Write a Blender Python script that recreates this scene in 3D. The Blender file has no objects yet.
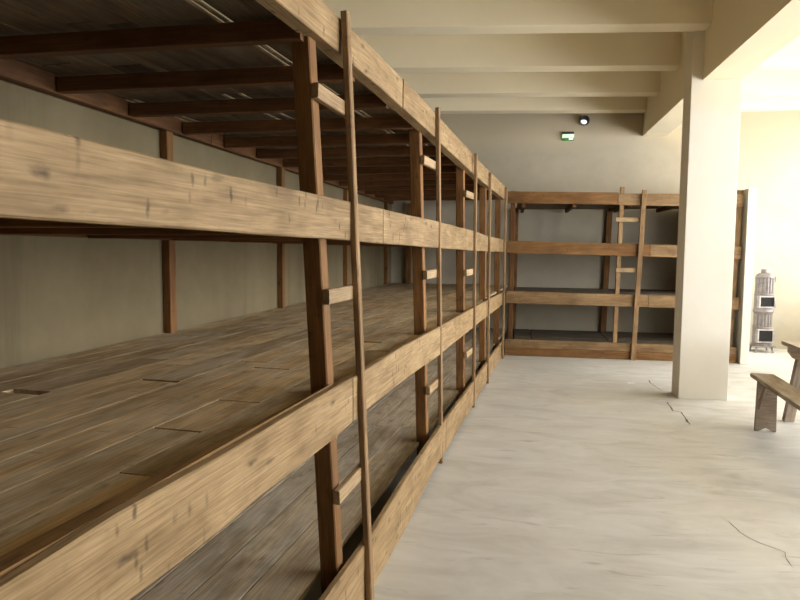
import bpy, bmesh, math, random
from mathutils import Vector, Matrix, noise
random.seed(11)
C = bpy.context.scene.collection
R = random.Random(5)

# ------------------------------------------------------------------ camera
F = 640.0                      # focal length in pixels of the 800 x 600 frame
EYE = 1.5
HEAD = math.radians(9.866)     # the camera looks this far left of the room's long axis
PITCH = -math.atan(50 / F)
ROLL = 0.007


def to_world(v):               # camera-heading frame -> room frame
    c, s = math.cos(HEAD), math.sin(HEAD)
    return Vector((v[0] * c - v[1] * s, v[0] * s + v[1] * c, v[2]))


_f = Vector((0, math.cos(PITCH), math.sin(PITCH)))
_r = Vector((1, 0, 0))
_u = _r.cross(_f)
CF = to_world(_f)
CR = to_world(_r * math.cos(ROLL) + _u * math.sin(ROLL))
CU = to_world(_u * math.cos(ROLL) - _r * math.sin(ROLL))
CAM = Vector((0, 0, EYE))
cd = bpy.data.cameras.new('camera')
cam = bpy.data.objects.new('camera', cd)
C.objects.link(cam)
cd.sensor_width = 36
cd.lens = 36 * F / 800
cd.clip_start = 0.02
mw = Matrix((CR, CU, -CF)).transposed().to_4x4()
mw.translation = CAM
cam.matrix_world = mw
bpy.context.scene.camera = cam


def ray(x, y):
    return CF + CR * ((x - 400) / F) - CU * ((y - 300) / F)


def on_z(x, y, z=0.0):
    d = ray(x, y)
    return CAM + d * ((z - EYE) / d.z)


def on_plane(x, y, p, n):
    d = ray(x, y)
    return CAM + d * ((p - CAM).dot(n) / d.dot(n))


# bunk frame: u along the left rack's aisle side, n to the right of it
AA = math.radians(4.6)
A = Vector((math.sin(AA), math.cos(AA), 0))
N = Vector((math.cos(AA), -math.sin(AA), 0))
Z = Vector((0, 0, 1))


def un(u, n, z=0.0):
    return A * u + N * n + Z * z


WALL_Y = 10.80                                         # far wall
WL0 = Vector((-2.337, 2.582, 0))                       # left wall line
WLD = (Vector((-2.210, 6.014, 0)) - WL0).normalized()
WLN = Vector((WLD.y, -WLD.x, 0))                       # into the room


def wall_n(u):                                         # n of the left wall at u
    # solve for point un(u,n) on the wall line
    p = un(u, 0)
    return ((WL0 - p).dot(WLN)) / N.dot(WLN)


# ------------------------------------------------------------------ materials
def mat_new(name):
    m = bpy.data.materials.new(name)
    m.use_nodes = True
    nt = m.node_tree
    for nd in list(nt.nodes):
        nt.nodes.remove(nd)
    out = nt.nodes.new('ShaderNodeOutputMaterial')
    b = nt.nodes.new('ShaderNodeBsdfPrincipled')
    nt.links.new(b.outputs[0], out.inputs[0])
    return m, nt, b


def nd(nt, t, **kw):
    n = nt.nodes.new(t)
    for k, v in kw.items():
        if k in n.inputs:
            n.inputs[k].default_value = v
        else:
            setattr(n, k, v)
    return n


def ramp(nt, fac, stops):
    r = nt.nodes.new('ShaderNodeValToRGB')
    e = r.color_ramp.elements
    while len(e) > 1:
        e.remove(e[-1])
    for i, (p, c) in enumerate(stops):
        el = e[0] if i == 0 else e.new(p)
        el.position = p
        el.color = (*c, 1) if len(c) == 3 else c
    nt.links.new(fac, r.inputs[0])
    return r


def mixc(nt, fac, a, b, mode='MIX'):
    m = nt.nodes.new('ShaderNodeMix')
    m.data_type = 'RGBA'
    m.blend_type = mode
    for sock, v in ((m.inputs[0], fac), (m.inputs[6], a), (m.inputs[7], b)):
        if hasattr(v, 'is_output') or hasattr(v, 'links'):
            nt.links.new(v, sock)
        else:
            sock.default_value = v if isinstance(v, (int, float)) else (*v, 1)
    return m.outputs[2]


def math_n(nt, op, a, b=None):
    m = nt.nodes.new('ShaderNodeMath')
    m.operation = op
    for s, v in ((m.inputs[0], a), (m.inputs[1], b)):
        if v is None:
            continue
        if isinstance(v, (int, float)):
            s.default_value = v
        else:
            nt.links.new(v, s)
    return m.outputs[0]


def wood(name, dark, mid, light, knots=0.8, marks=0.5, grey=None, rough=0.72, bump=0.25, spread=0.35):
    """Sawn softwood: grain runs along the object's own X axis; each board shifts the pattern."""
    m, nt, b = mat_new(name)
    tc = nd(nt, 'ShaderNodeTexCoord')
    oi = nd(nt, 'ShaderNodeObjectInfo')
    at = nd(nt, 'ShaderNodeAttribute', attribute_name='rnd')
    rr = math_n(nt, 'ADD', math_n(nt, 'MULTIPLY', oi.outputs['Random'], 61.0), math_n(nt, 'MULTIPLY', at.outputs['Fac'], 43.0))
    cmb = nd(nt, 'ShaderNodeCombineXYZ')
    nt.links.new(rr, cmb.inputs[0])
    nt.links.new(math_n(nt, 'MULTIPLY', rr, 1.7), cmb.inputs[1])
    nt.links.new(math_n(nt, 'MULTIPLY', rr, 0.6), cmb.inputs[2])
    add = nd(nt, 'ShaderNodeVectorMath', operation='ADD')
    nt.links.new(tc.outputs['Object'], add.inputs[0])
    nt.links.new(cmb.outputs[0], add.inputs[1])
    co = add.outputs[0]

    def mapped(sx, sy, sz):
        mp = nd(nt, 'ShaderNodeMapping')
        mp.inputs['Scale'].default_value = (sx, sy, sz)
        nt.links.new(co, mp.inputs['Vector'])
        return mp.outputs[0]

    def nz(vec, scale, detail=4, dist=0.0, roughn=0.55):
        n = nd(nt, 'ShaderNodeTexNoise', Scale=scale, Detail=detail, Roughness=roughn, Distortion=dist)
        nt.links.new(vec, n.inputs['Vector'])
        return n.outputs['Fac']

    broad = nz(mapped(0.9, 6, 6), 1.6, 3, 0.6)
    grain = nz(mapped(1.6, 42, 42), 1.5, 5, 0.8)
    fine = nz(mapped(6, 190, 190), 1.0, 3)
    g = math_n(nt, 'ADD', math_n(nt, 'MULTIPLY', broad, 0.55), math_n(nt, 'MULTIPLY', grain, 0.45))
    col = ramp(nt, g, [(0.30, dark), (0.5, mid), (0.70, light)]).outputs[0]
    # per-board tint
    tint = ramp(nt, at.outputs['Fac'], [(0.0, (1 - spread,) * 3), (0.5, (1, 0.985, 0.96)), (1.0, (1 + spread * 0.3, 1 + spread * 0.3, 1 + spread * 0.28))]).outputs[0]
    col = mixc(nt, 1.0, col, tint, 'MULTIPLY')
    if grey:
        gm = ramp(nt, nz(mapped(0.6, 4.5, 4.5), 2.3, 4, 0.5), [(0.42, (0, 0, 0)), (0.62, (1, 1, 1))]).outputs[0]
        col = mixc(nt, math_n(nt, 'MULTIPLY', gm, 0.75), col, grey)
    wn = nd(nt, 'ShaderNodeTexNoise', Scale=2.2, Detail=3)
    nt.links.new(mapped(9, 16, 16), wn.inputs['Vector'])
    wsub = nd(nt, 'ShaderNodeVectorMath', operation='SUBTRACT')
    nt.links.new(wn.outputs['Color'], wsub.inputs[0])
    wsub.inputs[1].default_value = (.5, .5, .5)
    wscl = nd(nt, 'ShaderNodeVectorMath', operation='SCALE')
    nt.links.new(wsub.outputs[0], wscl.inputs[0])
    wscl.inputs['Scale'].default_value = 0.34

    def warped(v):
        a_ = nd(nt, 'ShaderNodeVectorMath', operation='ADD')
        nt.links.new(v, a_.inputs[0])
        nt.links.new(wscl.outputs[0], a_.inputs[1])
        return a_.outputs[0]
    if knots:
        v = nd(nt, 'ShaderNodeTexVoronoi', Scale=1.0, Randomness=1.0)
        nt.links.new(warped(mapped(5, 14, 14)), v.inputs['Vector'])
        k = ramp(nt, v.outputs['Distance'], [(0.03, (1, 1, 1)), (0.1, (.55, .55, .55)), (0.19, (0, 0, 0))]).outputs[0]
        col = mixc(nt, math_n(nt, 'MULTIPLY', k, knots), col, [c * 0.33 for c in dark])
    if marks:                                        # short dark nail stains across the grain
        v = nd(nt, 'ShaderNodeTexVoronoi', Scale=1.0, Randomness=1.0)
        nt.links.new(warped(mapped(24, 9, 9)), v.inputs['Vector'])
        sel = ramp(nt, nz(mapped(1.1, 1.1, 1.1), 2.0, 2), [(0.44, (0, 0, 0)), (0.54, (1, 1, 1))]).outputs[0]
        k = ramp(nt, v.outputs['Distance'], [(0.08, (1, 1, 1)), (0.24, (0, 0, 0))]).outputs[0]
        kk = math_n(nt, 'MULTIPLY', k, sel)
        col = mixc(nt, math_n(nt, 'MULTIPLY', kk, marks), col, [c * 0.28 for c in dark])
    bl = ramp(nt, nz(mapped(2.2, 5, 5), 1.7, 5, 0.3), [(0.36, (0.76, 0.73, 0.68)), (0.58, (1.05, 1.05, 1.05))]).outputs[0]
    col = mixc(nt, 1.0, col, bl, 'MULTIPLY')
    fm = ramp(nt, fine, [(0.32, (0.70, 0.67, 0.63)), (0.68, (1.14, 1.14, 1.14))]).outputs[0]
    col = mixc(nt, 1.0, col, fm, 'MULTIPLY')
    nt.links.new(col, b.inputs['Base Color'])
    b.inputs['Roughness'].default_value = rough
    b.inputs['Specular IOR Level'].default_value = 0.3
    bp = nd(nt, 'ShaderNodeBump', Strength=bump, Distance=0.004)
    nt.links.new(math_n(nt, 'ADD', grain, math_n(nt, 'MULTIPLY', fine, 0.5)), bp.inputs['Height'])
    nt.links.new(bp.outputs[0], b.inputs['Normal'])
    return m


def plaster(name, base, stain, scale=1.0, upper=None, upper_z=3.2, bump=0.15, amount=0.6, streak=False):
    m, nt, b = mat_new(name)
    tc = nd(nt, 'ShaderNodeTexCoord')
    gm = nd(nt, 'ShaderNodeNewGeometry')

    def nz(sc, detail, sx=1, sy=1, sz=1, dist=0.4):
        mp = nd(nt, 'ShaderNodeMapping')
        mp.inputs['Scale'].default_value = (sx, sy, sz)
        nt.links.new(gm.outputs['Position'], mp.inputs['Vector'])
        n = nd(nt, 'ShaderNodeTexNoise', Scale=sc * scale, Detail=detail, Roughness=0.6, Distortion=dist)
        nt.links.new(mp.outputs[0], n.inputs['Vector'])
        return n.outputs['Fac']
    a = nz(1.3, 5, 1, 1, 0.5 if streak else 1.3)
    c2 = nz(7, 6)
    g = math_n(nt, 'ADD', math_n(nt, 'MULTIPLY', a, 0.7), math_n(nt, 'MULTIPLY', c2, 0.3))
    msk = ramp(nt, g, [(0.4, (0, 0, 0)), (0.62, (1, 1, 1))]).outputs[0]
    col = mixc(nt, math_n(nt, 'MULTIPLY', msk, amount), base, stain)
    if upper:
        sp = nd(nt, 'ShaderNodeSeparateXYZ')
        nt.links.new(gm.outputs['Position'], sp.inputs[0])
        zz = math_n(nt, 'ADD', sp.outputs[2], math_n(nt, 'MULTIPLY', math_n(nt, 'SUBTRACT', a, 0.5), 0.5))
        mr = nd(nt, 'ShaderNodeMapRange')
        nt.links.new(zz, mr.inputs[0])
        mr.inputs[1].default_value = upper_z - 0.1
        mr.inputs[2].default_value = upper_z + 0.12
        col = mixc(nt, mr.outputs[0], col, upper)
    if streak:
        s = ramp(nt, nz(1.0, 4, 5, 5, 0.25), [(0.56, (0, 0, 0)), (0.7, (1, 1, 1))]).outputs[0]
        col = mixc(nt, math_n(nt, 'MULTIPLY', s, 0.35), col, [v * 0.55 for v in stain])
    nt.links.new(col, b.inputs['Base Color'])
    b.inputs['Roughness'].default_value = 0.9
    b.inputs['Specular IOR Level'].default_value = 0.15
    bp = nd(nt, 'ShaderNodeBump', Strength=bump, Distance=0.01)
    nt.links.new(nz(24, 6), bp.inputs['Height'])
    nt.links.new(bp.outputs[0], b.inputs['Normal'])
    return m


def floor_mat():
    m, nt, b = mat_new('worn concrete')
    gm = nd(nt, 'ShaderNodeNewGeometry')

    def nz(sc, detail, sx=1, sy=1, dist=0.3):
        mp = nd(nt, 'ShaderNodeMapping')
        mp.inputs['Scale'].default_value = (sx, sy, 1)
        nt.links.new(gm.outputs['Position'], mp.inputs['Vector'])
        n = nd(nt, 'ShaderNodeTexNoise', Scale=sc, Detail=detail, Roughness=0.62, Distortion=dist)
        nt.links.new(mp.outputs[0], n.inputs['Vector'])
        return n.outputs['Fac']
    big = nz(0.9, 4)
    st = nz(2.6, 8, 0.75, 1.7, 0.9)
    fi = nz(5.5, 7, 0.5, 2.6, 0.8)
    col = ramp(nt, st, [(0.3, (0.42, 0.412, 0.382)), (0.5, (0.51, 0.505, 0.48)), (0.68, (0.57, 0.565, 0.545))]).outputs[0]
    col = mixc(nt, math_n(nt, 'MULTIPLY', ramp(nt, big, [(0.42, (0, 0, 0)), (0.62, (1, 1, 1))]).outputs[0], 0.3), col, (0.52, 0.49, 0.43))
    dk = ramp(nt, fi, [(0.30, (1, 1, 1)), (0.40, (0, 0, 0))]).outputs[0]
    col = mixc(nt, math_n(nt, 'MULTIPLY', dk, 0.45), col, (0.21, 0.205, 0.19))
    lt = ramp(nt, nz(3.1, 6, 0.5, 2.0), [(0.62, (0, 0, 0)), (0.72, (1, 1, 1))]).outputs[0]
    col = mixc(nt, math_n(nt, 'MULTIPLY', lt, 0.5), col, (0.68, 0.67, 0.64))
    nt.links.new(col, b.inputs['Base Color'])
    r = ramp(nt, st, [(0.3, (0.62,) * 3), (0.7, (0.45,) * 3)]).outputs[0]
    nt.links.new(r, b.inputs['Roughness'])
    b.inputs['Specular IOR Level'].default_value = 0.4
    bp = nd(nt, 'ShaderNodeBump', Strength=0.12, Distance=0.01)
    nt.links.new(fi, bp.inputs['Height'])
    nt.links.new(bp.outputs[0], b.inputs['Normal'])
    return m


def plain(name, col, rough=0.6, metal=0.0, emit=None, noise_amt=0.25, nscale=14):
    m, nt, b = mat_new(name)
    tc = nd(nt, 'ShaderNodeTexCoord')
    n = nd(nt, 'ShaderNodeTexNoise', Scale=nscale, Detail=4)
    nt.links.new(tc.outputs['Object'], n.inputs['Vector'])
    f = ramp(nt, n.outputs['Fac'], [(0.3, [c * (1 - noise_amt) for c in col]), (0.7, [min(1, c * (1 + noise_amt)) for c in col])])
    nt.links.new(f.outputs[0], b.inputs['Base Color'])
    b.inputs['Roughness'].default_value = rough
    b.inputs['Metallic'].default_value = metal
    if emit:
        b.inputs['Emission Color'].default_value = (*emit[:3], 1)
        b.inputs['Emission Strength'].default_value = emit[3]
    return m


M_FRONT = wood('pale sawn board', (0.19, 0.118, 0.052), (0.30, 0.205, 0.103), (0.385, 0.275, 0.15), 0.85, 0.8, spread=0.12)
M_POST = wood('brown stained timber', (0.125, 0.054, 0.015), (0.215, 0.103, 0.032), (0.30, 0.16, 0.058), 0.8, 0.35, spread=0.15)
M_RAIL = wood('brown ladder timber', (0.17, 0.098, 0.044), (0.28, 0.175, 0.085), (0.36, 0.24, 0.125), 0.6, 0.3, spread=0.15)
M_RUNG = wood('pale rung timber', (0.25, 0.165, 0.085), (0.37, 0.265, 0.15), (0.46, 0.345, 0.21), 0.3, 0.2, spread=0.15)
M_DECK = wood('weathered deck plank', (0.35, 0.235, 0.11), (0.62, 0.46, 0.26), (0.74, 0.59, 0.38), 0.6, 0.35, grey=(0.53, 0.46, 0.34), spread=0.32)
M_DECK0 = wood('grey weathered deck plank', (0.30, 0.24, 0.165), (0.49, 0.41, 0.30), (0.60, 0.52, 0.40), 0.6, 0.25, grey=(0.46, 0.42, 0.35), spread=0.2)
M_DECKD = wood('shade darkened plank', (0.10, 0.075, 0.05), (0.17, 0.135, 0.095), (0.24, 0.195, 0.145), 0.5, 0.2, grey=(0.17, 0.15, 0.125), spread=0.25)  # far rack decks: dark colour deepens the shade inside the rack
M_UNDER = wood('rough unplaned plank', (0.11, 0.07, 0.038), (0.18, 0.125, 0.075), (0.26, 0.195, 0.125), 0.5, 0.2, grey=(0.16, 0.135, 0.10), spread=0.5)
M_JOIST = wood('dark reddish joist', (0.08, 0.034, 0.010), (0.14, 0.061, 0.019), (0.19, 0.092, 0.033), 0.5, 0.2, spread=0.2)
M_LEDGE = wood('ochre ledge timber', (0.14, 0.072, 0.022), (0.25, 0.14, 0.05), (0.33, 0.20, 0.08), 0.7, 0.2, spread=0.1)
M_FAR = wood('amber sawn board', (0.11, 0.05, 0.014), (0.20, 0.10, 0.032), (0.28, 0.155, 0.06), 0.7, 0.5, spread=0.15)
M_FARPALE = wood('pale amber sawn board', (0.15, 0.09, 0.04), (0.235, 0.15, 0.073), (0.31, 0.21, 0.11), 0.6, 0.5, spread=0.1)
M_BENCH = wood('old grey brown bench wood', (0.20, 0.15, 0.11), (0.35, 0.28, 0.215), (0.46, 0.385, 0.305), 0.5, 0.3, grey=(0.36, 0.32, 0.27), spread=0.2)
M_WALL = plaster('beige limewash', (0.44, 0.398, 0.308), (0.375, 0.33, 0.245), upper=(0.47, 0.41, 0.30), upper_z=3.22)
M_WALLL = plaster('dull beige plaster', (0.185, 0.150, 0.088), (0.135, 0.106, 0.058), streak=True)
M_CEIL = plaster('cream limewash', (0.79, 0.71, 0.53), (0.74, 0.66, 0.475), 0.6, bump=0.06)
M_COL = plaster('whitewashed column plaster', (0.69, 0.665, 0.605), (0.64, 0.61, 0.53), 0.8, upper=(0.69, 0.64, 0.52), upper_z=2.9, bump=0.08)
M_FLOOR = floor_mat()
M_CRACK = plain('dark crack', (0.09, 0.085, 0.075), 0.9)
M_IRON = plain('grey cast iron', (0.20, 0.18, 0.175), 0.5, 0.15)
M_IRONL = plain('light worn iron', (0.36, 0.34, 0.33), 0.5, 0.15)
M_OPENING = plain('near black infill', (0.012, 0.011, 0.011), 0.9)  # near-black block filling each stove door frame
M_BLACK = plain('black lamp housing', (0.03, 0.03, 0.03), 0.4)
M_GLASSW = plain('white lamp glass', (0.8, 0.8, 0.8), 0.2, emit=(1, 0.98, 0.95, 0.3))
M_SIGNTOP = plain('dark green sign housing', (0.03, 0.035, 0.025), 0.5)
M_SIGNLIT = plain('pale green lit panel', (0.55, 0.85, 0.55), 0.3, emit=(0.72, 1.0, 0.70, 0.22), noise_amt=0.05)
M_SIGNGRN = plain('green sign panel', (0.04, 0.20, 0.03), 0.4, emit=(0.05, 0.22, 0.03, 0.1))
M_SIGNWHT = plain('white lit mark', (0.9, 0.9, 0.9), 0.4, emit=(1, 1, 1, 0.3), noise_amt=0.02)
M_PAPER = plain('white paper', (0.85, 0.85, 0.83), 0.8, noise_amt=0.05)
M_FRAME = plain('white window paint', (0.75, 0.73, 0.68), 0.5, noise_amt=0.08)

# ------------------------------------------------------------------ mesh helpers
WORLD = {}


def link(name, bm, mat, parent=None, M=None, smooth=False):
    bmesh.ops.recalc_face_normals(bm, faces=bm.faces[:])
    me = bpy.data.meshes.new(name)
    bm.to_mesh(me)
    bm.free()
    for m in (mat if isinstance(mat, (list, tuple)) else [mat]):
        me.materials.append(m)
    if smooth:
        for p in me.polygons:
            p.use_smooth = True
    o = bpy.data.objects.new(name, me)
    C.objects.link(o)
    M = M or Matrix.Identity(4)
    WORLD[o.name] = M
    if parent is not None:
        o.parent = parent
        o.matrix_basis = WORLD[parent.name].inverted() @ M
    else:
        o.matrix_basis = M
    return o


def tag(o, label=None, cat=None, group=None, kind=None):
    for k, v in (('label', label), ('category', cat), ('group', group), ('kind', kind)):
        if v:
            o[k] = v
    return o


def root(name, loc, label, cat, group=None):
    o = bpy.data.objects.new(name, None)
    C.objects.link(o)
    o.location = loc
    o.empty_display_size = 0.2
    WORLD[o.name] = Matrix.Translation(loc)
    return tag(o, label, cat, group)


def frame(p0, xdir, zhint=Z):
    x = xdir.normalized()
    y = zhint.cross(x)
    if y.length < 1e-4:
        y = Vector((1, 0, 0)).cross(x)
    y.normalize()
    z = x.cross(y)
    M = Matrix((x, y, z)).transposed().to_4x4()
    M.translation = p0
    return M


def rl(bm):
    l = bm.faces.layers.float.get('rnd')
    return l or bm.faces.layers.float.new('rnd')


def section(y0, y1, z0, z1, b):
    return [(y0 + b, z0), (y1 - b, z0), (y1, z0 + b), (y1, z1 - b), (y1 - b, z1), (y0 + b, z1), (y0, z1 - b), (y0, z0 + b)]


def loft(bm, secs, rnd=None):
    """secs: list of rings (lists of Vector, equal length) joined and capped."""
    L = rl(bm)
    rnd = R.random() if rnd is None else rnd
    rings = [[bm.verts.new(v) for v in s] for s in secs]
    n = len(rings[0])
    fs = []
    for a, b in zip(rings, rings[1:]):
        for i in range(n):
            fs.append(bm.faces.new((a[i], a[(i + 1) % n], b[(i + 1) % n], b[i])))
    fs.append(bm.faces.new(rings[0][::-1]))
    fs.append(bm.faces.new(rings[-1]))
    for f in fs:
        f[L] = rnd
    return fs


def plank(bm, x0, x1, y0, y1, z0, z1, bev=0.003, wob=0.0015, seg=0.35, rnd=None, slope=0.0, bow=0.0):
    n = max(1, int(abs(x1 - x0) / seg))
    s = R.random() * 100
    secs = []
    for i in range(n + 1):
        x = x0 + (x1 - x0) * i / n
        a = noise.noise(Vector((x * 1.3, s, 0))) * wob
        c = noise.noise(Vector((x * 1.1, s, 7))) * wob
        q = bow * (1 - (2 * i / n - 1) ** 2)
        secs.append([Vector((x, y + a + slope * (x - x0), z + c + q)) for y, z in section(y0, y1, z0, z1, bev)])
    return loft(bm, secs, rnd)


def bar(name, p0, p1, w, h, mat, parent=None, zhint=Z, bev=0.004, wob=0.002, off=(0, 0), seg=0.3):
    """Timber from p0 to p1: w across (local Y), h along the hint (local Z), centred + off."""
    L = (p1 - p0).length
    bm = bmesh.new()
    plank(bm, 0, L, -w / 2 + off[0], w / 2 + off[0], -h / 2 + off[1], h / 2 + off[1], bev, wob, seg)
    return link(name, bm, mat, parent, frame(p0, p1 - p0, zhint))


def boxm(bm, x0, x1, y0, y1, z0, z1, bev=0.0):
    L = rl(bm)
    r = bmesh.ops.create_cube(bm, size=1, matrix=Matrix.Translation(((x0 + x1) / 2, (y0 + y1) / 2, (z0 + z1) / 2)) @ Matrix.Diagonal((x1 - x0, y1 - y0, z1 - z0, 1)))
    rv = R.random()
    vs = r['verts']
    for f in {f for v in vs for f in v.link_faces}:
        f[L] = rv
    if bev:
        es = list({e for v in vs for e in v.link_edges})
        bmesh.ops.bevel(bm, geom=es, offset=bev, segments=2, affect='EDGES', profile=0.6)


def prism(bm, pts, d0, d1):
    """Outline pts (x,z) extruded along y from d0 to d1."""
    L = rl(bm)
    a = [bm.verts.new((x, d0, z)) for x, z in pts]
    b = [bm.verts.new((x, d1, z)) for x, z in pts]
    n = len(pts)
    fs = [bm.faces.new(a), bm.faces.new(b[::-1])]
    for i in range(n):
        fs.append(bm.faces.new((a[i], b[i], b[(i + 1) % n], a[(i + 1) % n])))
    rv = R.random()
    for f in fs:
        f[L] = rv


def lathe(bm, prof, seg=24, flute=0, depth=0.0):
    rings = []
    for r, z, fl in prof:
        ring = []
        for i in range(seg):
            a = 2 * math.pi * i / seg
            rr = r - (depth if fl and flute and (i // (seg // flute // 2)) % 2 else 0)
            ring.append(Vector((rr * math.cos(a), rr * math.sin(a), z)))
        rings.append(ring)
    loft(bm, rings)


def cut(bm, p, n):
    """Remove what lies on the side of plane (p, n) that n points to."""
    bmesh.ops.bisect_plane(bm, geom=bm.verts[:] + bm.edges[:] + bm.faces[:], plane_co=p, plane_no=n, clear_outer=True)
    es = [e for e in bm.edges if e.is_boundary]
    if es:
        bmesh.ops.holes_fill(bm, edges=es, sides=12)


# ------------------------------------------------------------------ room shell
CEIL = 4.05
Y0 = -5.0
XL, XR = -3.4, 7.2


def quadbox(name, mat, x0, x1, y0, y1, z0, z1, label=None, parent=None, M=None, bev=0.0):
    bm = bmesh.new()
    boxm(bm, x0, x1, y0, y1, z0, z1, bev)
    o = link(name, bm, mat, parent, M)
    if parent is None:
        tag(o, label, None, None, 'structure')
    return o


floor = quadbox('floor', M_FLOOR, XL, XR, Y0 - .3, WALL_Y + .3, -0.2, 0, 'worn pale concrete floor of the dormitory')
quadbox('ceiling', M_CEIL, XL, XR, Y0 - .3, WALL_Y + .3, CEIL, CEIL + .2, 'cream ceiling slab above the beams')
quadbox('wall_back', M_WALL, XL, XR, WALL_Y, WALL_Y + .3, 0, CEIL, 'beige far wall behind the short bunk rack')
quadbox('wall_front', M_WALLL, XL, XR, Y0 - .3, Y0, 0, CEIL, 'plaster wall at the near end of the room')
# left wall follows its own line, a little askew
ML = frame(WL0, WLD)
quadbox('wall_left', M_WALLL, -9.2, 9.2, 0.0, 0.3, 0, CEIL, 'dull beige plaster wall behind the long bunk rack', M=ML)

# right wall with window openings, parallel to the left wall
XWALL = 5.35
WR0 = Vector((XWALL - 0.2, WALL_Y, 0))
MR = frame(WR0, -WLD)                                  # local X runs towards the camera, local -Y... out of the room
SILL, HEADZ = 0.75, 3.4
wins = [(0.25 + 2.45 * k, 2.25 + 2.45 * k) for k in range(4)]
bm = bmesh.new()
prev = -0.3
for a, b_ in wins:
    boxm(bm, prev, a, 0, 0.28, 0, CEIL)
    boxm(bm, a, b_, 0, 0.28, 0, SILL)
    boxm(bm, a, b_, 0, 0.28, HEADZ, CEIL)
    prev = b_
boxm(bm, prev, 16.0, 0, 0.28, 0, CEIL)
tag(link('wall_right', bm, M_WALL, None, MR), 'limewashed right wall with tall windows', None, None, 'structure')
for i, (a, b_) in enumerate(wins):
    bm = bmesh.new()
    t = 0.05
    boxm(bm, a, a + t, .18, .24, SILL, HEADZ)
    boxm(bm, b_ - t, b_, .18, .24, SILL, HEADZ)
    boxm(bm, a + t, b_ - t, .18, .24, SILL, SILL + t)
    boxm(bm, a + t, b_ - t, .18, .24, HEADZ - t, HEADZ)
    boxm(bm, (a + b_) / 2 - .025, (a + b_) / 2 + .025, .19, .23, SILL + t, HEADZ - t)
    for zz in (1.55, 2.35):
        boxm(bm, a + t, (a + b_) / 2 - .025, .195, .225, zz - .015, zz + .015)
        boxm(bm, (a + b_) / 2 + .025, b_ - t, .195, .225, zz - .015, zz + .015)
    tag(link('window_%d' % (i + 1), bm, M_FRAME, None, MR), 'white framed window in the right wall', None, None, 'structure')
    ld = bpy.data.lights.new('window_portal', 'AREA')
    ld.shape = 'RECTANGLE'
    ld.size, ld.size_y = b_ - a, HEADZ - SILL
    ld.cycles.is_portal = True
    lo = bpy.data.objects.new('window_portal', ld)
    C.objects.link(lo)
    c = MR @ Vector(((a + b_) / 2, 0.27, (SILL + HEADZ) / 2))
    inn = (MR.to_3x3() @ Vector((0, -1, 0))).normalized()
    q = inn.to_track_quat('-Z', 'Y')
    lo.matrix_world = Matrix.Translation(c) @ q.to_matrix().to_4x4()

# ceiling beams (cross the room), main beam along it, columns
BEAM_Z = 3.66
for i, y in enumerate([10.42, 9.32, 8.03, 6.63, 5.27, 3.91, 2.55, 1.19, -0.17, -1.53, -2.89, -4.25]):
    M = Matrix.Translation((1.9, y + .05, 0)) @ Matrix.Rotation(.115, 4, 'Z')
    quadbox('ceiling_beam', M_CEIL, XL - 1.7, XR - 2.9, -.02, 0.22, BEAM_Z, CEIL, 'cream concrete beam crossing the ceiling', M=M, bev=0.006)

pa = Vector((1.818, 6.864, 3.19))
pb = Vector((1.985, 10.46, 3.31))
dr = (pb - pa) / (pb.y - pa.y)
q1 = pa + dr * (WALL_Y - pa.y)
bm = bmesh.new()
secs = []
for p in (Vector((1.82, Y0, 3.19)), pa, q1):
    secs.append([Vector((p.x, p.y, p.z)), Vector((p.x + .354, p.y, p.z)), Vector((p.x + .354, p.y, CEIL)), Vector((p.x, p.y, CEIL))])
loft(bm, secs)
tag(link('main_ceiling_beam', bm, M_CEIL), 'deep cream concrete beam running along the room over the column', None, None, 'structure')
quadbox('column', M_COL, 1.712, 2.180, 6.864, 7.16, 0, CEIL, 'whitewashed square concrete column', bev=0.006)
quadbox('column', M_COL, 1.35, 1.82, -0.9, -0.6, 0, CEIL, 'whitewashed square concrete column near the camera', bev=0.006)
quadbox('partition', M_COL, 3.05, 3.155, 9.17, WALL_Y, 0, 2.34, 'narrow whitewashed wall stub at the right end of the short bunk rack', bev=0.006)


# cracks in the floor
def crack(pts, w0, w1):
    bm = bmesh.new()
    L = rl(bm)
    P = [on_z(x, y, 0.0) for x, y in pts]
    Q = []
    for a, b_ in zip(P, P[1:]):
        k = max(2, int((b_ - a).length / 0.05))
        for i in range(k):
            p = a.lerp(b_, i / k)
            p = p + Vector((noise.noise(p * 9), noise.noise(p * 9 + Vector((5, 3, 1))), 0)) * 0.018
            Q.append(p)
    Q.append(P[-1])
    prev = None
    for i, p in enumerate(Q):
        t = (Q[min(i + 1, len(Q) - 1)] - Q[max(i - 1, 0)]).normalized()
        s = Vector((t.y, -t.x, 0))
        w = (w0 + (w1 - w0) * i / len(Q)) * (0.6 + 0.8 * R.random())
        if i in (0, len(Q) - 1):
            w *= 0.2
        a = bm.verts.new(Vector((p.x, p.y, 0.0012)) - s * w / 2)
        b_ = bm.verts.new(Vector((p.x, p.y, 0.0012)) + s * w / 2)
        if prev:
            bm.faces.new((prev[0], prev[1], b_, a))
        prev = (a, b_)
    link('floor_crack', bm, M_CRACK, floor)


crack([(648, 380), (655, 386.5), (664, 391)], .012, .006)
crack([(667, 402), (673, 411), (681, 412.5), (690, 425)], .010, .018)
crack([(728, 521), (740.5, 533), (761.5, 543.5), (784, 552), (793, 568)], .005, .003)

# ------------------------------------------------------------------ long bunk rack on the left
RACK = root('bunk_rack', un(4, -1.7), 'long wooden bunk rack with several ladders lining the whole left wall', 'bunk rack', 'bunk racks')


def zlist(px, pl):
    """pixel polyline -> [(u, z)] on the vertical plane pl = ((u0,n0),(u1,n1))."""
    (u0, n0), (u1, n1) = pl
    P = un(u0, n0)
    D = (un(u1, n1) - P).normalized()
    nn = Vector((D.y, -D.x, 0))
    out = []
    for x, y in px:
        q = on_plane(x, y, P, nn)
        out.append((q.dot(A), q.z))
    return out


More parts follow.
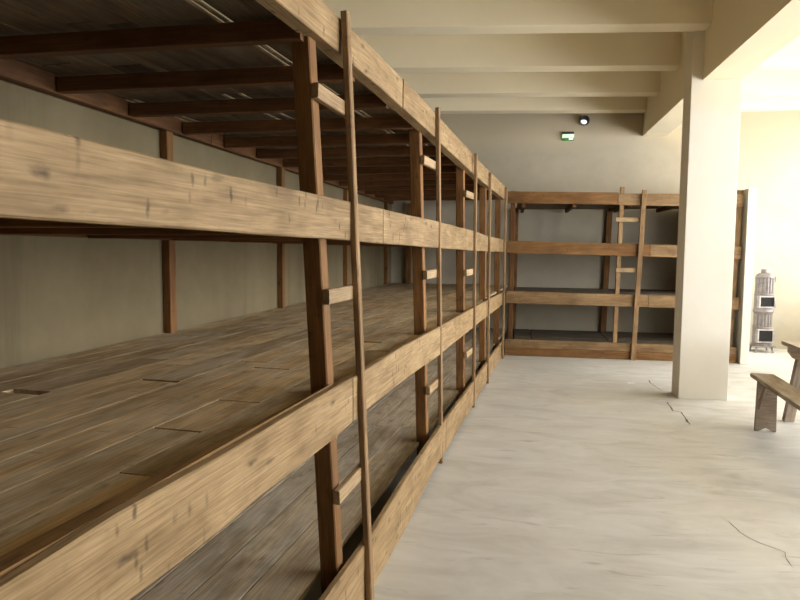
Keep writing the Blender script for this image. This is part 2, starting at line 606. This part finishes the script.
def interp(l, u):
    if u <= l[0][0]:
        return l[0][1]
    for (a, za), (b, zb) in zip(l, l[1:]):
        if u <= b:
            return za + (zb - za) * (u - a) / (b - a)
    return l[-1][1]


def front_board(pl, top, bot, ua, ub, thick, mat=None, dn=0.0):
    (u0, n0), (u1, n1) = pl
    T, B = zlist(top, pl), zlist(bot, pl)
    p0 = un(ua, n0 + (n1 - n0) * (ua - u0) / (u1 - u0) + dn)
    p1 = un(ub, n0 + (n1 - n0) * (ub - u0) / (u1 - u0) + dn)
    M = frame(p0, p1 - p0)                              # local Y points away from the aisle (left)
    L = (p1 - p0).length
    bm = bmesh.new()
    n = max(2, int(L / 0.2))
    s = R.random() * 50
    secs = []
    for i in range(n + 1):
        u = ua + (ub - ua) * i / n
        x = L * i / n
        zt, zb = interp(T, u), interp(B, u)
        w = 0.0025 * noise.noise(Vector((x * 1.4, s, 0)))
        e = 0.003 * noise.noise(Vector((x * 2.1, s, 9)))
        secs.append([Vector((x, y + w, z)) for y, z in section(0, thick, zb - e, zt + e, 0.004)])
    loft(bm, secs)
    return link('front_board', bm, mat or M_FRONT, RACK, M)


PB1 = ((2.5, -0.906), (8.9, -0.838))
PB2 = ((2.5, -0.858), (8.9, -0.838))
PB3 = ((2.5, -0.830), (8.9, -0.838))
PB0 = ((2.5, -0.795), (8.9, -0.842))
b1t = [(329.5, 7.5), (352, 28.5), (368.5, 43.5), (396, 71), (439.5, 117.75), (479.8, 161.5), (507, 188)]
b1b = [(280, 3), (344.5, 56.25), (383.5, 90), (434, 137), (472, 173), (505, 200)]
b2t = [(0, 118), (120, 147.5), (170, 160), (220, 172.5), (280, 186.5), (317, 194), (354, 202), (370, 206), (400, 213), (434, 220.5), (474, 231), (488, 236), (506, 240)]
b2b = [(0, 216), (130, 225), (330, 239), (400, 245), (472, 250.5), (488, 251.5), (505, 252)]
b3t = [(0, 590), (130, 506), (240, 446), (300, 408), (354, 377), (400, 348), (437, 328), (473, 308), (503, 292)]
b3b = [(135, 597), (207, 545), (253, 502), (285, 479), (330, 443), (365, 411), (400, 383), (437, 357), (473, 328), (503, 304)]
b0t = [(325.7, 600), (374.5, 530.7), (408, 476), (437, 432), (471, 385.5), (500, 344)]
b0b = [(375, 600), (392, 560), (432, 473), (444, 454), (502.5, 355)]
US, UE = -1.6, 9.0
for pl, tp, bt, joints, th in ((PB1, b1t, b1b, [3.5, 6.4], .07), (PB2, b2t, b2b, [2.98, 6.7], .04), (PB3, b3t, b3b, [2.45, 4.35, 7.1], .03), (PB0, b0t, b0b, [4.5, 7.2], .028)):
    e = [US] + joints + [UE]
    for k, (a, b_) in enumerate(zip(e, e[1:])):
        front_board(pl, tp, [(x, min(y, 9999)) for x, y in bt] if pl is not PB0 else bt, a + (.0015 if k else 0), b_ - .0015, th, dn=0.003 * (k % 2))

# front posts (leaning as measured) and their ladders
post_spec = [(0.20, (-1.05, -0.90)), (2.295, (-0.950, -0.832)), (4.15, (-0.946, -0.872)), (5.82, (-0.918, -0.880)), (7.38, (-0.906, -0.876)), (8.93, (-0.890, -0.880))]
posts = []
for u, (nt_, nb_) in post_spec:
    zt = 2.45
    slope = (nt_ - nb_) / (2.33 - 0.1)
    p0 = un(u + .033, nb_ - .1 * slope - .035, 0)
    p1 = un(u + .033, nb_ + (zt - .1) * slope - .035, zt)
    bm = bmesh.new()
    plank(bm, 0, (p1 - p0).length, -.033, .038, -.037, .036, .005, .003)
    posts.append((u, nb_, slope))
    link('post', bm, M_POST, RACK, frame(p0, p1 - p0, N))


def n_post(i, z):
    u, nb, s = posts[i]
    return nb + (z - .1) * s


rail_spec = [(0.42, -0.995, -0.835, 2.52), (2.50, -0.888, -0.774, 2.455), (4.34, -0.870, -0.820, 2.465), (6.01, -0.838, -0.822, 2.40), (7.165, -0.834, -0.822, 2.36), (8.90, -0.815, -0.820, 2.37)]
rung_px = {1: [((319, 91), (345, 110)), ((319, 296.5), (351, 291.5)), ((333, 495.5), (361, 471.5))],
           2: [((423, 160), (437, 166)), ((424, 275), (438, 273)), ((426, 390), (439, 382))],
           3: [((466, 193.5), (474, 196.5)), ((465, 273), (473, 271.5)), ((464, 355), (472, 350))]}
for i, (u, ntop, nbot, zt) in enumerate(rail_spec):
    p0, p1 = un(u + .025, nbot, 0), un(u + .025, ntop, zt)
    bm = bmesh.new()
    plank(bm, 0, (p1 - p0).length, -.021, .021, -.014, .014, .004, .004)
    lr = link('ladder_rail', bm, M_RAIL, RACK, frame(p0, p1 - p0, N))
    rows = []
    if i in rung_px:
        for (xa, ya), (xb, yb) in rung_px[i]:
            # the rung lies between the post's aisle face and the rail
            d = ray(xa, ya)
            ua = posts[i][0] + 0.005
            qa = on_plane(xa, ya, un(ua, 0), A)
            qb = on_plane(xb, yb, un(u + .02, 0), A)
            rows.append((qa.z, qb.z))
    elif i == 0:
        rows = [(1.3, 1.3), (.5, .52)]
    for za, zb in rows:
        ua = posts[i][0] - 0.012
        na = n_post(i, za) + .004
        t = zb / zt
        nb = nbot + (ntop - nbot) * t - .032
        e = un(u + .055, nb + .012, zb)
        s = un(ua, na + .012, za)
        bar('rung', s, e, .028, .058, M_RUNG, lr, Z, .004, .002)


# decks
def deck(z, th, mat, n0, cuts, u0=US, u1=10.72, widths=(.14, .19), gap=(.002, .006), jz=.003, holes=(), wedge=(), name='deck', far_cut=True, rows_hint=None, base=.5, var=.5):
    """Planks along the rack; local X = u, local Y = -n, cut off at the left and far walls."""
    M = frame(un(0, 0, z), A)
    bm = bmesh.new()
    n = n0
    row = 0
    while n > -2.92:
        w = R.uniform(*widths)
        if rows_hint and row < len(rows_hint):
            w = rows_hint[row]
        g = R.uniform(*gap)
        for nn_, gg in wedge:
            if n - w - .02 < nn_ <= n + .001:
                w = max(.06, n - nn_)
                g = gg
        cs = cuts(row) if callable(cuts) else cuts
        mine = [h for h in holes if n - w < h[2] <= n]
        cs = [c for c in cs if all(abs(c - h[0]) > .25 for h in mine)] + [h[0] for h in mine]
        e = [u0] + sorted(cs) + [u1]
        for a, b_ in zip(e, e[1:]):
            aa, bb = a + R.uniform(.001, .005), b_ - R.uniform(.001, .005)
            for hu0, hu1, hn in holes:
                if n - w < hn < n and abs(hu0 - a) < .02:
                    aa = hu1
            sl = 0.0
            gs = g
            if wedge and g > .02 and R.random() < .6:
                gs = .0008
            dz = R.uniform(-jz, jz)
            fs = plank(bm, aa, bb, -n + gs / 2, -n + w - gs / 2, dz - th, dz, .0008, .0008, .5, None, sl)
            rv = min(1, max(0, base + (R.random() - .5) * 2 * var))
            L = rl(bm)
            for f in fs:
                f[L] = rv
        n -= w
        row += 1
    iM = M.inverted()
    i3 = iM.to_3x3()
    cut(bm, iM @ (WL0 + WLN * .012), i3 @ (-WLN))
    cut(bm, iM @ Vector((0, WALL_Y - .012, 0)), i3 @ Vector((0, 1, 0)))
    return link(name, bm, mat, RACK, M)


def cuts3(row):
    r = random.Random(row * 7 + 3)
    base = {0: [1.35, 3.62, 5.9, 8.2], 1: [2.12, 3.393, 5.6, 7.9], 2: [3.70, 5.7, 7.7], 3: [1.0, 2.9, 5.1, 7.3]}.get(row)
    if row == 7:
        return [2.0, 4.4, 6.8, 9.0]
    return base or sorted(r.uniform(-.5, 1.4) + 2.4 * k for k in range(4))


DECK3 = deck(.935, .026, M_DECK, -.915, cuts3, jz=.0005, gap=(.0012, .003), holes=[(3.70, 3.76, -1.22), (2.0, 2.06, -2.03), (3.393, 3.43, -1.05), (2.35, 2.375, -1.75), (1.72, 1.735, -1.12), (2.75, 2.765, -1.4), (4.9, 4.94, -1.6), (5.6, 5.65, -1.2)])
deck(1.662, .028, M_DECK, -.945, lambda r: [random.Random(r).uniform(0, 2) + 2.6 * k for k in range(4)])
DECK0 = deck(.205, .026, M_DECK0, -.925, lambda r: [1.5, 4.47, 7.0, 9.0], jz=.0006, gap=(.006, .010), widths=(.17, .21), name='deck', var=.4)
# top deck: rough planks with slits of light between some of them
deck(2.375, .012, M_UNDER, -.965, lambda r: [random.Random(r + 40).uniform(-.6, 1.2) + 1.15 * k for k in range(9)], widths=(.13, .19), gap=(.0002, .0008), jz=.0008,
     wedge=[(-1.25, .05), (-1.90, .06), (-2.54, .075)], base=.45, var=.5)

# ochre ledge showing behind the third board near the camera
bm = bmesh.new()
secs = []
for u, w in ((US, .05), (.7, .052), (1.4, .035), (2.0, .014), (2.3, .006)):
    na = -0.830 - .008 * (u - 2.5) / 6.4 - .031
    secs.append([Vector((u, -na + y, zz)) for y, zz in ((0, .90), (w, .90), (w, .982), (0, .984))])
loft(bm, secs)
link('ledge', bm, M_LEDGE, RACK, frame(un(0, 0, 0), A))


# joists under the decks, across the rack (parallel to the far wall)
def n_to_x(y, n):                                        # world x on the line n = const at world y
    # un(u,n): y = u cos - n sin
    u = (y + n * math.sin(AA)) / math.cos(AA)
    return un(u, n).x


def wall_x(y):
    return WL0.x + (y - WL0.y) * WLD.x / WLD.y


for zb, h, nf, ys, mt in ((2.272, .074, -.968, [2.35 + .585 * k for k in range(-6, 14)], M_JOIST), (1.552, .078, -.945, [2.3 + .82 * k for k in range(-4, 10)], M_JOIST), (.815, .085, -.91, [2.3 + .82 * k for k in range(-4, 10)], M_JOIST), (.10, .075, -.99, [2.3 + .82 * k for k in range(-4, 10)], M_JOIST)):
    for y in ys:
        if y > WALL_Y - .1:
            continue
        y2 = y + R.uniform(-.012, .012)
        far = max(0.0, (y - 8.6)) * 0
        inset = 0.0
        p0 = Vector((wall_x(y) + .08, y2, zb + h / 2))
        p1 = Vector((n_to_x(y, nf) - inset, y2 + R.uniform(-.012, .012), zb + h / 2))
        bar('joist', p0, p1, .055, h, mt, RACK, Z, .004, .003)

# back posts and back beams along the wall
for t, w in ((-0.30, .075), (1.45, .075), (3.87, .075), (5.80, .075), (7.95, .075), (10.2, .08)):
    # t is measured along the wall from the camera's foot
    foot = WL0 + WLD * (t - WL0.dot(WLD)) + WLN * .030
    if foot.y > WALL_Y - .1:
        continue
    bm = bmesh.new()
    plank(bm, 0, 2.28, -w / 2, w / 2, -.027, .027, .004, .002)
    link('back_post', bm, M_POST, RACK, frame(foot, Z, WLN))
p = WL0 + WLD * 8.0 + WLN * .06
p = Vector((wall_x(WALL_Y - .09) + .32, WALL_Y - .09, 0))
bm = bmesh.new()
plank(bm, 0, 2.28, -.04, .04, -.04, .04, .005, .003)
link('back_post', bm, M_POST, RACK, frame(p, Z, WLN))
for z0, z1 in ((2.265, 2.36), (1.555, 1.63), (.82, .90), (.06, .175)):
    for a, b_ in ((-4.0, 1.9), (1.9, 5.2), (5.2, 8.05)):
        p0 = WL0 + WLD * (a + .002) + WLN * .045 + Z * (z0 + z1) / 2
        p1 = WL0 + WLD * (b_ - .002) + WLN * .045 + Z * (z0 + z1) / 2
        bar('back_beam', p0, p1, .055, z1 - z0, M_JOIST, RACK)

# ------------------------------------------------------------------ short bunk rack on the far wall
FR = root('bunk_rack', Vector((1.6, 10, 0)), 'short wooden bunk rack with one ladder standing against the far wall behind the column', 'bunk rack', 'bunk racks')
FY = 9.235


def fb(ztl, zbl, ztr, zbr, x0, x1, mat, th=.035, dy=0.0):
    def lin(a, b, x):
        return a + (b - a) * (x + .04) / 3.04
    bm = bmesh.new()
    secs = []
    n = 10
    s = R.random() * 30
    for i in range(n + 1):
        x = x0 + (x1 - x0) * i / n
        e = .003 * noise.noise(Vector((x * 2, s, 0)))
        secs.append([Vector((x - x0, y, z)) for y, z in section(0, th, lin(zbl, zbr, x) - e, lin(ztl, ztr, x) + e, .004)])
    loft(bm, secs)
    return link('front_board', bm, mat, FR, Matrix.Translation((x0, FY + dy, 0)))


XA, XB = -0.075, 3.02
fb(2.335, 2.17, 2.275, 2.115, XA, 1.42, M_FAR)
fb(2.318, 2.162, 2.268, 2.105, 1.423, XB, M_FARPALE, dy=-.004)
fb(1.640, 1.468, 1.575, 1.411, XA, 1.86, M_FAR)
fb(1.640, 1.468, 1.575, 1.411, 1.863, XB, M_FARPALE, dy=-.003)  # right half paler: strong light from the right put into the board colour
fb(.928, .754, .892, .728, XA, 1.86, M_FARPALE)
fb(.928, .754, .892, .728, 1.863, XB, M_FARPALE, dy=-.003)
fb(.236, .118, .222, .112, XA, XB, M_FARPALE)
fb(.116, .004, .110, .003, XA, XB, M_FAR, dy=-.002)


def fpost(name, x, y, x_top, zt=2.36, w=.065, d=.06, mat=M_POST, par=FR, ytop=None):
    p0, p1 = Vector((x, y, 0)), Vector((x_top, y if ytop is None else ytop, zt))
    bm = bmesh.new()
    plank(bm, 0, (p1 - p0).length, -d / 2, d / 2, -w / 2, w / 2, .004, .003)
    return link(name, bm, mat, par, frame(p0, p1 - p0, Vector((1, 0, 0))))


def fpx(x, y, yy):
    return on_plane(x, y, Vector((0, yy, 0)), Vector((0, 1, 0)))


# front posts (behind the boards)
PY = FY + .036 + .031
fpost('post', .0, PY, .0, 2.34, mat=M_JOIST)
a, b_ = fpx(614.5, 342, PY), fpx(622.3, 188, PY)
sl = (b_.x - a.x) / (b_.z - a.z)
lad_foot, lad_top = a.x - a.z * sl, a.x + (2.385 - a.z) * sl
fpost('post', lad_foot, PY, lad_top, 2.385, .055, .06, M_RAIL)
fpost('post', 2.93, PY, 2.99, 2.33, .075, .06, M_FARPALE)
# back posts at the wall
BY = WALL_Y - .05
for (xt, yt), (xb, yb) in (((613 - 3, 204), (605.6 - 3, 333)), ((516, 215), (513, 330))):
    a, b_ = fpx(xb, yb, BY), fpx(xt, yt, BY)
    fpost('back_post', a.x, BY, b_.x, 2.2, .085, .06, M_POST)
fpost('back_post', 2.95, BY, 2.95, 2.2, .08, .06, M_POST)
# ladder rail in front of the boards, with rungs to the post
RY = FY - .024
a, b_ = fpx(635.8 - 3, 360, RY), fpx(646 - 1.5, 191, RY)
sl = (b_.x - a.x) / (b_.z - a.z)
lr = fpost('ladder_rail', a.x - a.z * sl, RY, a.x + (2.335 - a.z) * sl, 2.335, .062, .036, M_RAIL)
for (xa, ya), (xb, yb) in (((615.8, 219.6), (643, 219.8)), ((616, 270), (640, 270.3))):
    p, q = fpx(xa, ya, PY - .045), fpx(xb, yb, RY + .03)
    bar('rung', p, q, .028, .058, M_RUNG, lr, Z, .004, .002)
# decks
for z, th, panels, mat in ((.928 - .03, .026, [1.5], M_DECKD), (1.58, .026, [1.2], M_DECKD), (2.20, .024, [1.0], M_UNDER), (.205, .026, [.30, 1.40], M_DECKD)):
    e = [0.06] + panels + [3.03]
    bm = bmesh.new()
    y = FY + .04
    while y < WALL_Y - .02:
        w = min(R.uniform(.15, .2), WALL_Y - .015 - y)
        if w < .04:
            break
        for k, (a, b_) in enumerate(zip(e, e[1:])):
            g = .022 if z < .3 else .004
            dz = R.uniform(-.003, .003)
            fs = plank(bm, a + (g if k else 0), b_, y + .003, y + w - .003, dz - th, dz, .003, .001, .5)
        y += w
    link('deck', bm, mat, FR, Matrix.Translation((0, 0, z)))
for z in (2.12, 1.50, .82, .10):
    for x in (.15, .85, 1.60, 2.25, 2.90):
        bar('joist', Vector((x, PY + .04, z + .03)), Vector((x, BY - .035, z + .03)), .05, .065 if z > .2 else .14, M_JOIST, FR)

# ------------------------------------------------------------------ bench
bd = Vector((-.085, -1, 0)).normalized()                 # along the bench, towards the camera
p_far = Vector((2.052, 5.915, 0))
BM = frame(p_far, bd)                                    # local X along, local Y to the room's right
if (BM.to_3x3() @ Vector((0, 1, 0))).x < 0:
    raise RuntimeError('bench frame')
bench = root('bench', p_far + bd * 1.0 + Vector((.1, 0, 0)), 'low plank bench with notched end boards beside the table', 'bench')
BL, BW, BH = 2.0, .185, .46
bm = bmesh.new()
plank(bm, 0, BL, 0, BW, BH - .035, BH, .005, .003)
link('seat', bm, M_BENCH, bench, BM)
for lx in (.165, BL - .20):
    bm = bmesh.new()
    # outline across the bench (y, z) with a V notch at the foot
    pts = [(.012, .0), (.035, .0), (.092, .032), (.15, .0), (.172, .0), (.165, BH - .035), (.018, BH - .035)]
    prism(bm, [(x, z) for x, z in pts], -.018, .018)
    # prism's x -> bench y : rotate about Z
    M = BM @ Matrix.Translation((lx, 0, 0)) @ Matrix.Rotation(math.radians(90), 4, 'Z')
    link('leg', bm, M_BENCH, bench, M)
for lx, sg in ((.185, 1), (BL - .22, -1)):
    ya = .045
    p0 = BM @ Vector((lx + .0, .03, .20))
    p1 = BM @ Vector((lx + sg * .17, .03, BH - .045))
    bar('brace', p0, p1, .02, .045, M_BENCH, bench)

# ------------------------------------------------------------------ table
TD = Vector((-.06, -1, 0)).normalized()
t_far = Vector((2.435, 6.30, 0))
TM = frame(t_far, TD)
table = root('table', t_far + TD * .9 + Vector((.35, 0, 0)), 'heavy plank trestle table with splayed legs at the right edge', 'table')
TL, TW, TH = 1.8, .72, .70
bm = bmesh.new()
for k in range(4):
    plank(bm, 0, TL, TW * k / 4 + .001, TW * (k + 1) / 4 - .001, TH - .035, TH, .004, .002)
link('tabletop', bm, M_BENCH, table, TM)
for lx in (.17, TL - .25):
    bm = bmesh.new()
    zt, zb = TH - .035, TH - .135
    pts = [(.01, zt), (.01, zt - .045), (.05, zb), (TW - .05, zb), (TW - .01, zt - .045), (TW - .01, zt)]
    prism(bm, pts, -.035, .035)
    M = TM @ Matrix.Translation((lx, 0, 0)) @ Matrix.Rotation(math.radians(90), 4, 'Z')
    link('cleat', bm, M_BENCH, table, M)
    for s in (0, 1):
        yb, yt = (.035, .115) if s == 0 else (TW - .035, TW - .115)
        p0, p1 = TM @ Vector((lx, yb, 0)), TM @ Vector((lx, yt, zb + .002))
        bm = bmesh.new()
        plank(bm, 0, (p1 - p0).length, -.03, .03, -.042, .042, .005, .003)
        link('leg', bm, M_BENCH, table, frame(p0, p1 - p0, TM.to_3x3() @ Vector((0, 1, 0))))
    bar('stretcher', TM @ Vector((lx, .09, .34)), TM @ Vector((lx, TW - .09, .34)), .035, .06, M_BENCH, table)

# ------------------------------------------------------------------ stove
sp = Vector((3.765, 10.45, 0))
stove = root('stove', sp, 'tall narrow grey iron stove with two dark openings by the far wall', 'stove')
SM = Matrix.Translation(sp)
bm = bmesh.new()
r = .125
lathe(bm, [(r + .012, .10, 0), (r + .018, .115, 0), (r + .012, .13, 0), (r + .004, .14, 0), (r + .004, .36, 0), (r + .012, .37, 0), (r + .004, .38, 0), (r, .385, 1), (r, .58, 1), (r + .004, .59, 0), (r + .02, .62, 0), (r + .008, .66, 0), (r + .004, .67, 0), (r + .004, .86, 0), (r + .012, .87, 0), (r + .004, .88, 0),
           (r, .885, 1), (r, 1.10, 1), (r, 1.12, 1), (r + .004, 1.125, 0), (r + .004, 1.14, 0), (r - .02, 1.175, 0), (r - .06, 1.195, 0)], 64, 16, .016)
link('body', bm, M_IRON, stove, SM)
bm = bmesh.new()
lathe(bm, [(.05, 1.19, 0), (.055, 1.2, 0), (.055, 1.245, 0), (.05, 1.25, 0)], 24)
tag(link('flue_collar', bm, M_IRON, stove, SM), 'dark grey flue collar')
for z0, z1 in ((.675, .855), (.15, .355)):
    bm = bmesh.new()
    boxm(bm, -.115, .115, -r - .03, -r + .06, z0, z0 + .02)
    boxm(bm, -.115, .115, -r - .03, -r + .06, z1 - .02, z1)
    boxm(bm, -.115, -.095, -r - .03, -r + .06, z0 + .02, z1 - .02)
    boxm(bm, .095, .115, -r - .03, -r + .06, z0 + .02, z1 - .02)
    d = link('door_frame', bm, M_IRONL, stove, SM)
    bm = bmesh.new()
    boxm(bm, -.095, .095, -r - .012, -r + .05, z0 + .02, z1 - .02)
    tag(link('opening', bm, M_OPENING, d, SM), 'near black opening')
bm = bmesh.new()
boxm(bm, -.15, .15, -.15, .15, .085, .10, .004)
link('base_plate', bm, M_IRON, stove, SM)
for sx in (-1, 1):
    for sy in (-1, 1):
        bm = bmesh.new()
        loft(bm, [[Vector((sx * a + w * cx, sy * a + w * cy, z)) for cx, cy in ((-1, -1), (1, -1), (1, 1), (-1, 1))] for a, w, z in ((.125, .012, 0), (.115, .009, .03), (.105, .014, .086))])
        link('leg', bm, M_IRON, stove, SM)
bm = bmesh.new()
boxm(bm, r - .02, r + .022, -.03, -.015, 1.10, 1.115)
boxm(bm, r + .012, r + .022, -.03, -.015, 1.06, 1.15)
link('handle', bm, M_IRON, stove, SM)

# ------------------------------------------------------------------ small things on the far wall and the floor
pw = Vector((0, WALL_Y, 0))


def onw(x, y):
    return on_plane(x, y, pw, Vector((0, 1, 0)))


s0, s1 = onw(562.2, 141), onw(573.8, 132.2)
sg = root('exit_sign', Vector(((s0.x + s1.x) / 2, WALL_Y, s0.z)), 'small lit green and white exit sign high on the far wall', 'exit sign')
w, h = s1.x - s0.x, s1.z - s0.z
SG = Matrix.Translation((s0.x, WALL_Y, s0.z))
bm = bmesh.new()
boxm(bm, 0, w, -.05, -.001, h * .74, h, .004)
link('housing', bm, M_SIGNTOP, sg, SG)
bm = bmesh.new()
boxm(bm, 0, w, -.04, -.001, h * .32, h * .74)
link('lit_panel', bm, M_SIGNLIT, sg, SG)
bm = bmesh.new()
boxm(bm, w * .08, w, -.04, -.001, 0, h * .32)
gp = link('green_panel', bm, M_SIGNGRN, sg, SG)
bm = bmesh.new()
boxm(bm, w * .56, w * .94, -.043, -.038, h * .10, h * .26)
link('white_mark', bm, M_SIGNWHT, gp, SG)

c = onw(584.2, 121.3)
lp = root('wall_spotlight', Vector((c.x, WALL_Y, c.z)), 'round black wall spotlight with a white lens near the ceiling beams', 'lamp')
LM = Matrix.Translation((c.x, WALL_Y - .002, c.z)) @ Matrix.Rotation(math.radians(90), 4, 'X')
bm = bmesh.new()
lathe(bm, [(.04, 0, 0), (.07, .01, 0), (.078, .05, 0), (.074, .09, 0), (.066, .09, 0), (.06, .06, 0)], 28)
link('housing', bm, M_BLACK, lp, LM)
bm = bmesh.new()
bmesh.ops.create_uvsphere(bm, u_segments=20, v_segments=12, radius=.05, matrix=Matrix.Translation((-.017, -.024, .062)) @ Matrix.Diagonal((1.1, .75, .75, 1)))
link('lens', bm, M_GLASSW, lp, LM, True)

p = on_z(631, 383.3, 0)
bm = bmesh.new()
L = rl(bm)
g = 7
vs = [[bm.verts.new((p.x + (i / g - .5) * .085 + R.uniform(-.003, .003), p.y + (j / g - .5) * .07 + R.uniform(-.003, .003), .003 + .012 * abs(noise.noise(Vector((i * .6, j * .6, 2)))))) for j in range(g + 1)] for i in range(g + 1)]
for i in range(g):
    for j in range(g):
        bm.faces.new((vs[i][j], vs[i + 1][j], vs[i + 1][j + 1], vs[i][j + 1]))
bmesh.ops.solidify(bm, geom=bm.faces[:], thickness=.0015)
tag(link('paper_scrap', bm, M_PAPER), 'tiny crumpled white paper scrap on the floor before the column', 'paper scrap')

# ------------------------------------------------------------------ daylight
w = bpy.data.worlds.new('daylight')
bpy.context.scene.world = w
w.use_nodes = True
bg = w.node_tree.nodes['Background']
bg.inputs[0].default_value = (0.985, 0.99, 0.99, 1)
bg.inputs[1].default_value = 6.0

vs_ = bpy.context.scene.view_settings
vs_.view_transform = 'Standard'
vs_.look = 'None'
vs_.exposure = 1.6
vs_.gamma = 1.0
vs_.use_curve_mapping = False
bpy.context.scene.cycles.max_bounces = 14
bpy.context.scene.cycles.diffuse_bounces = 10
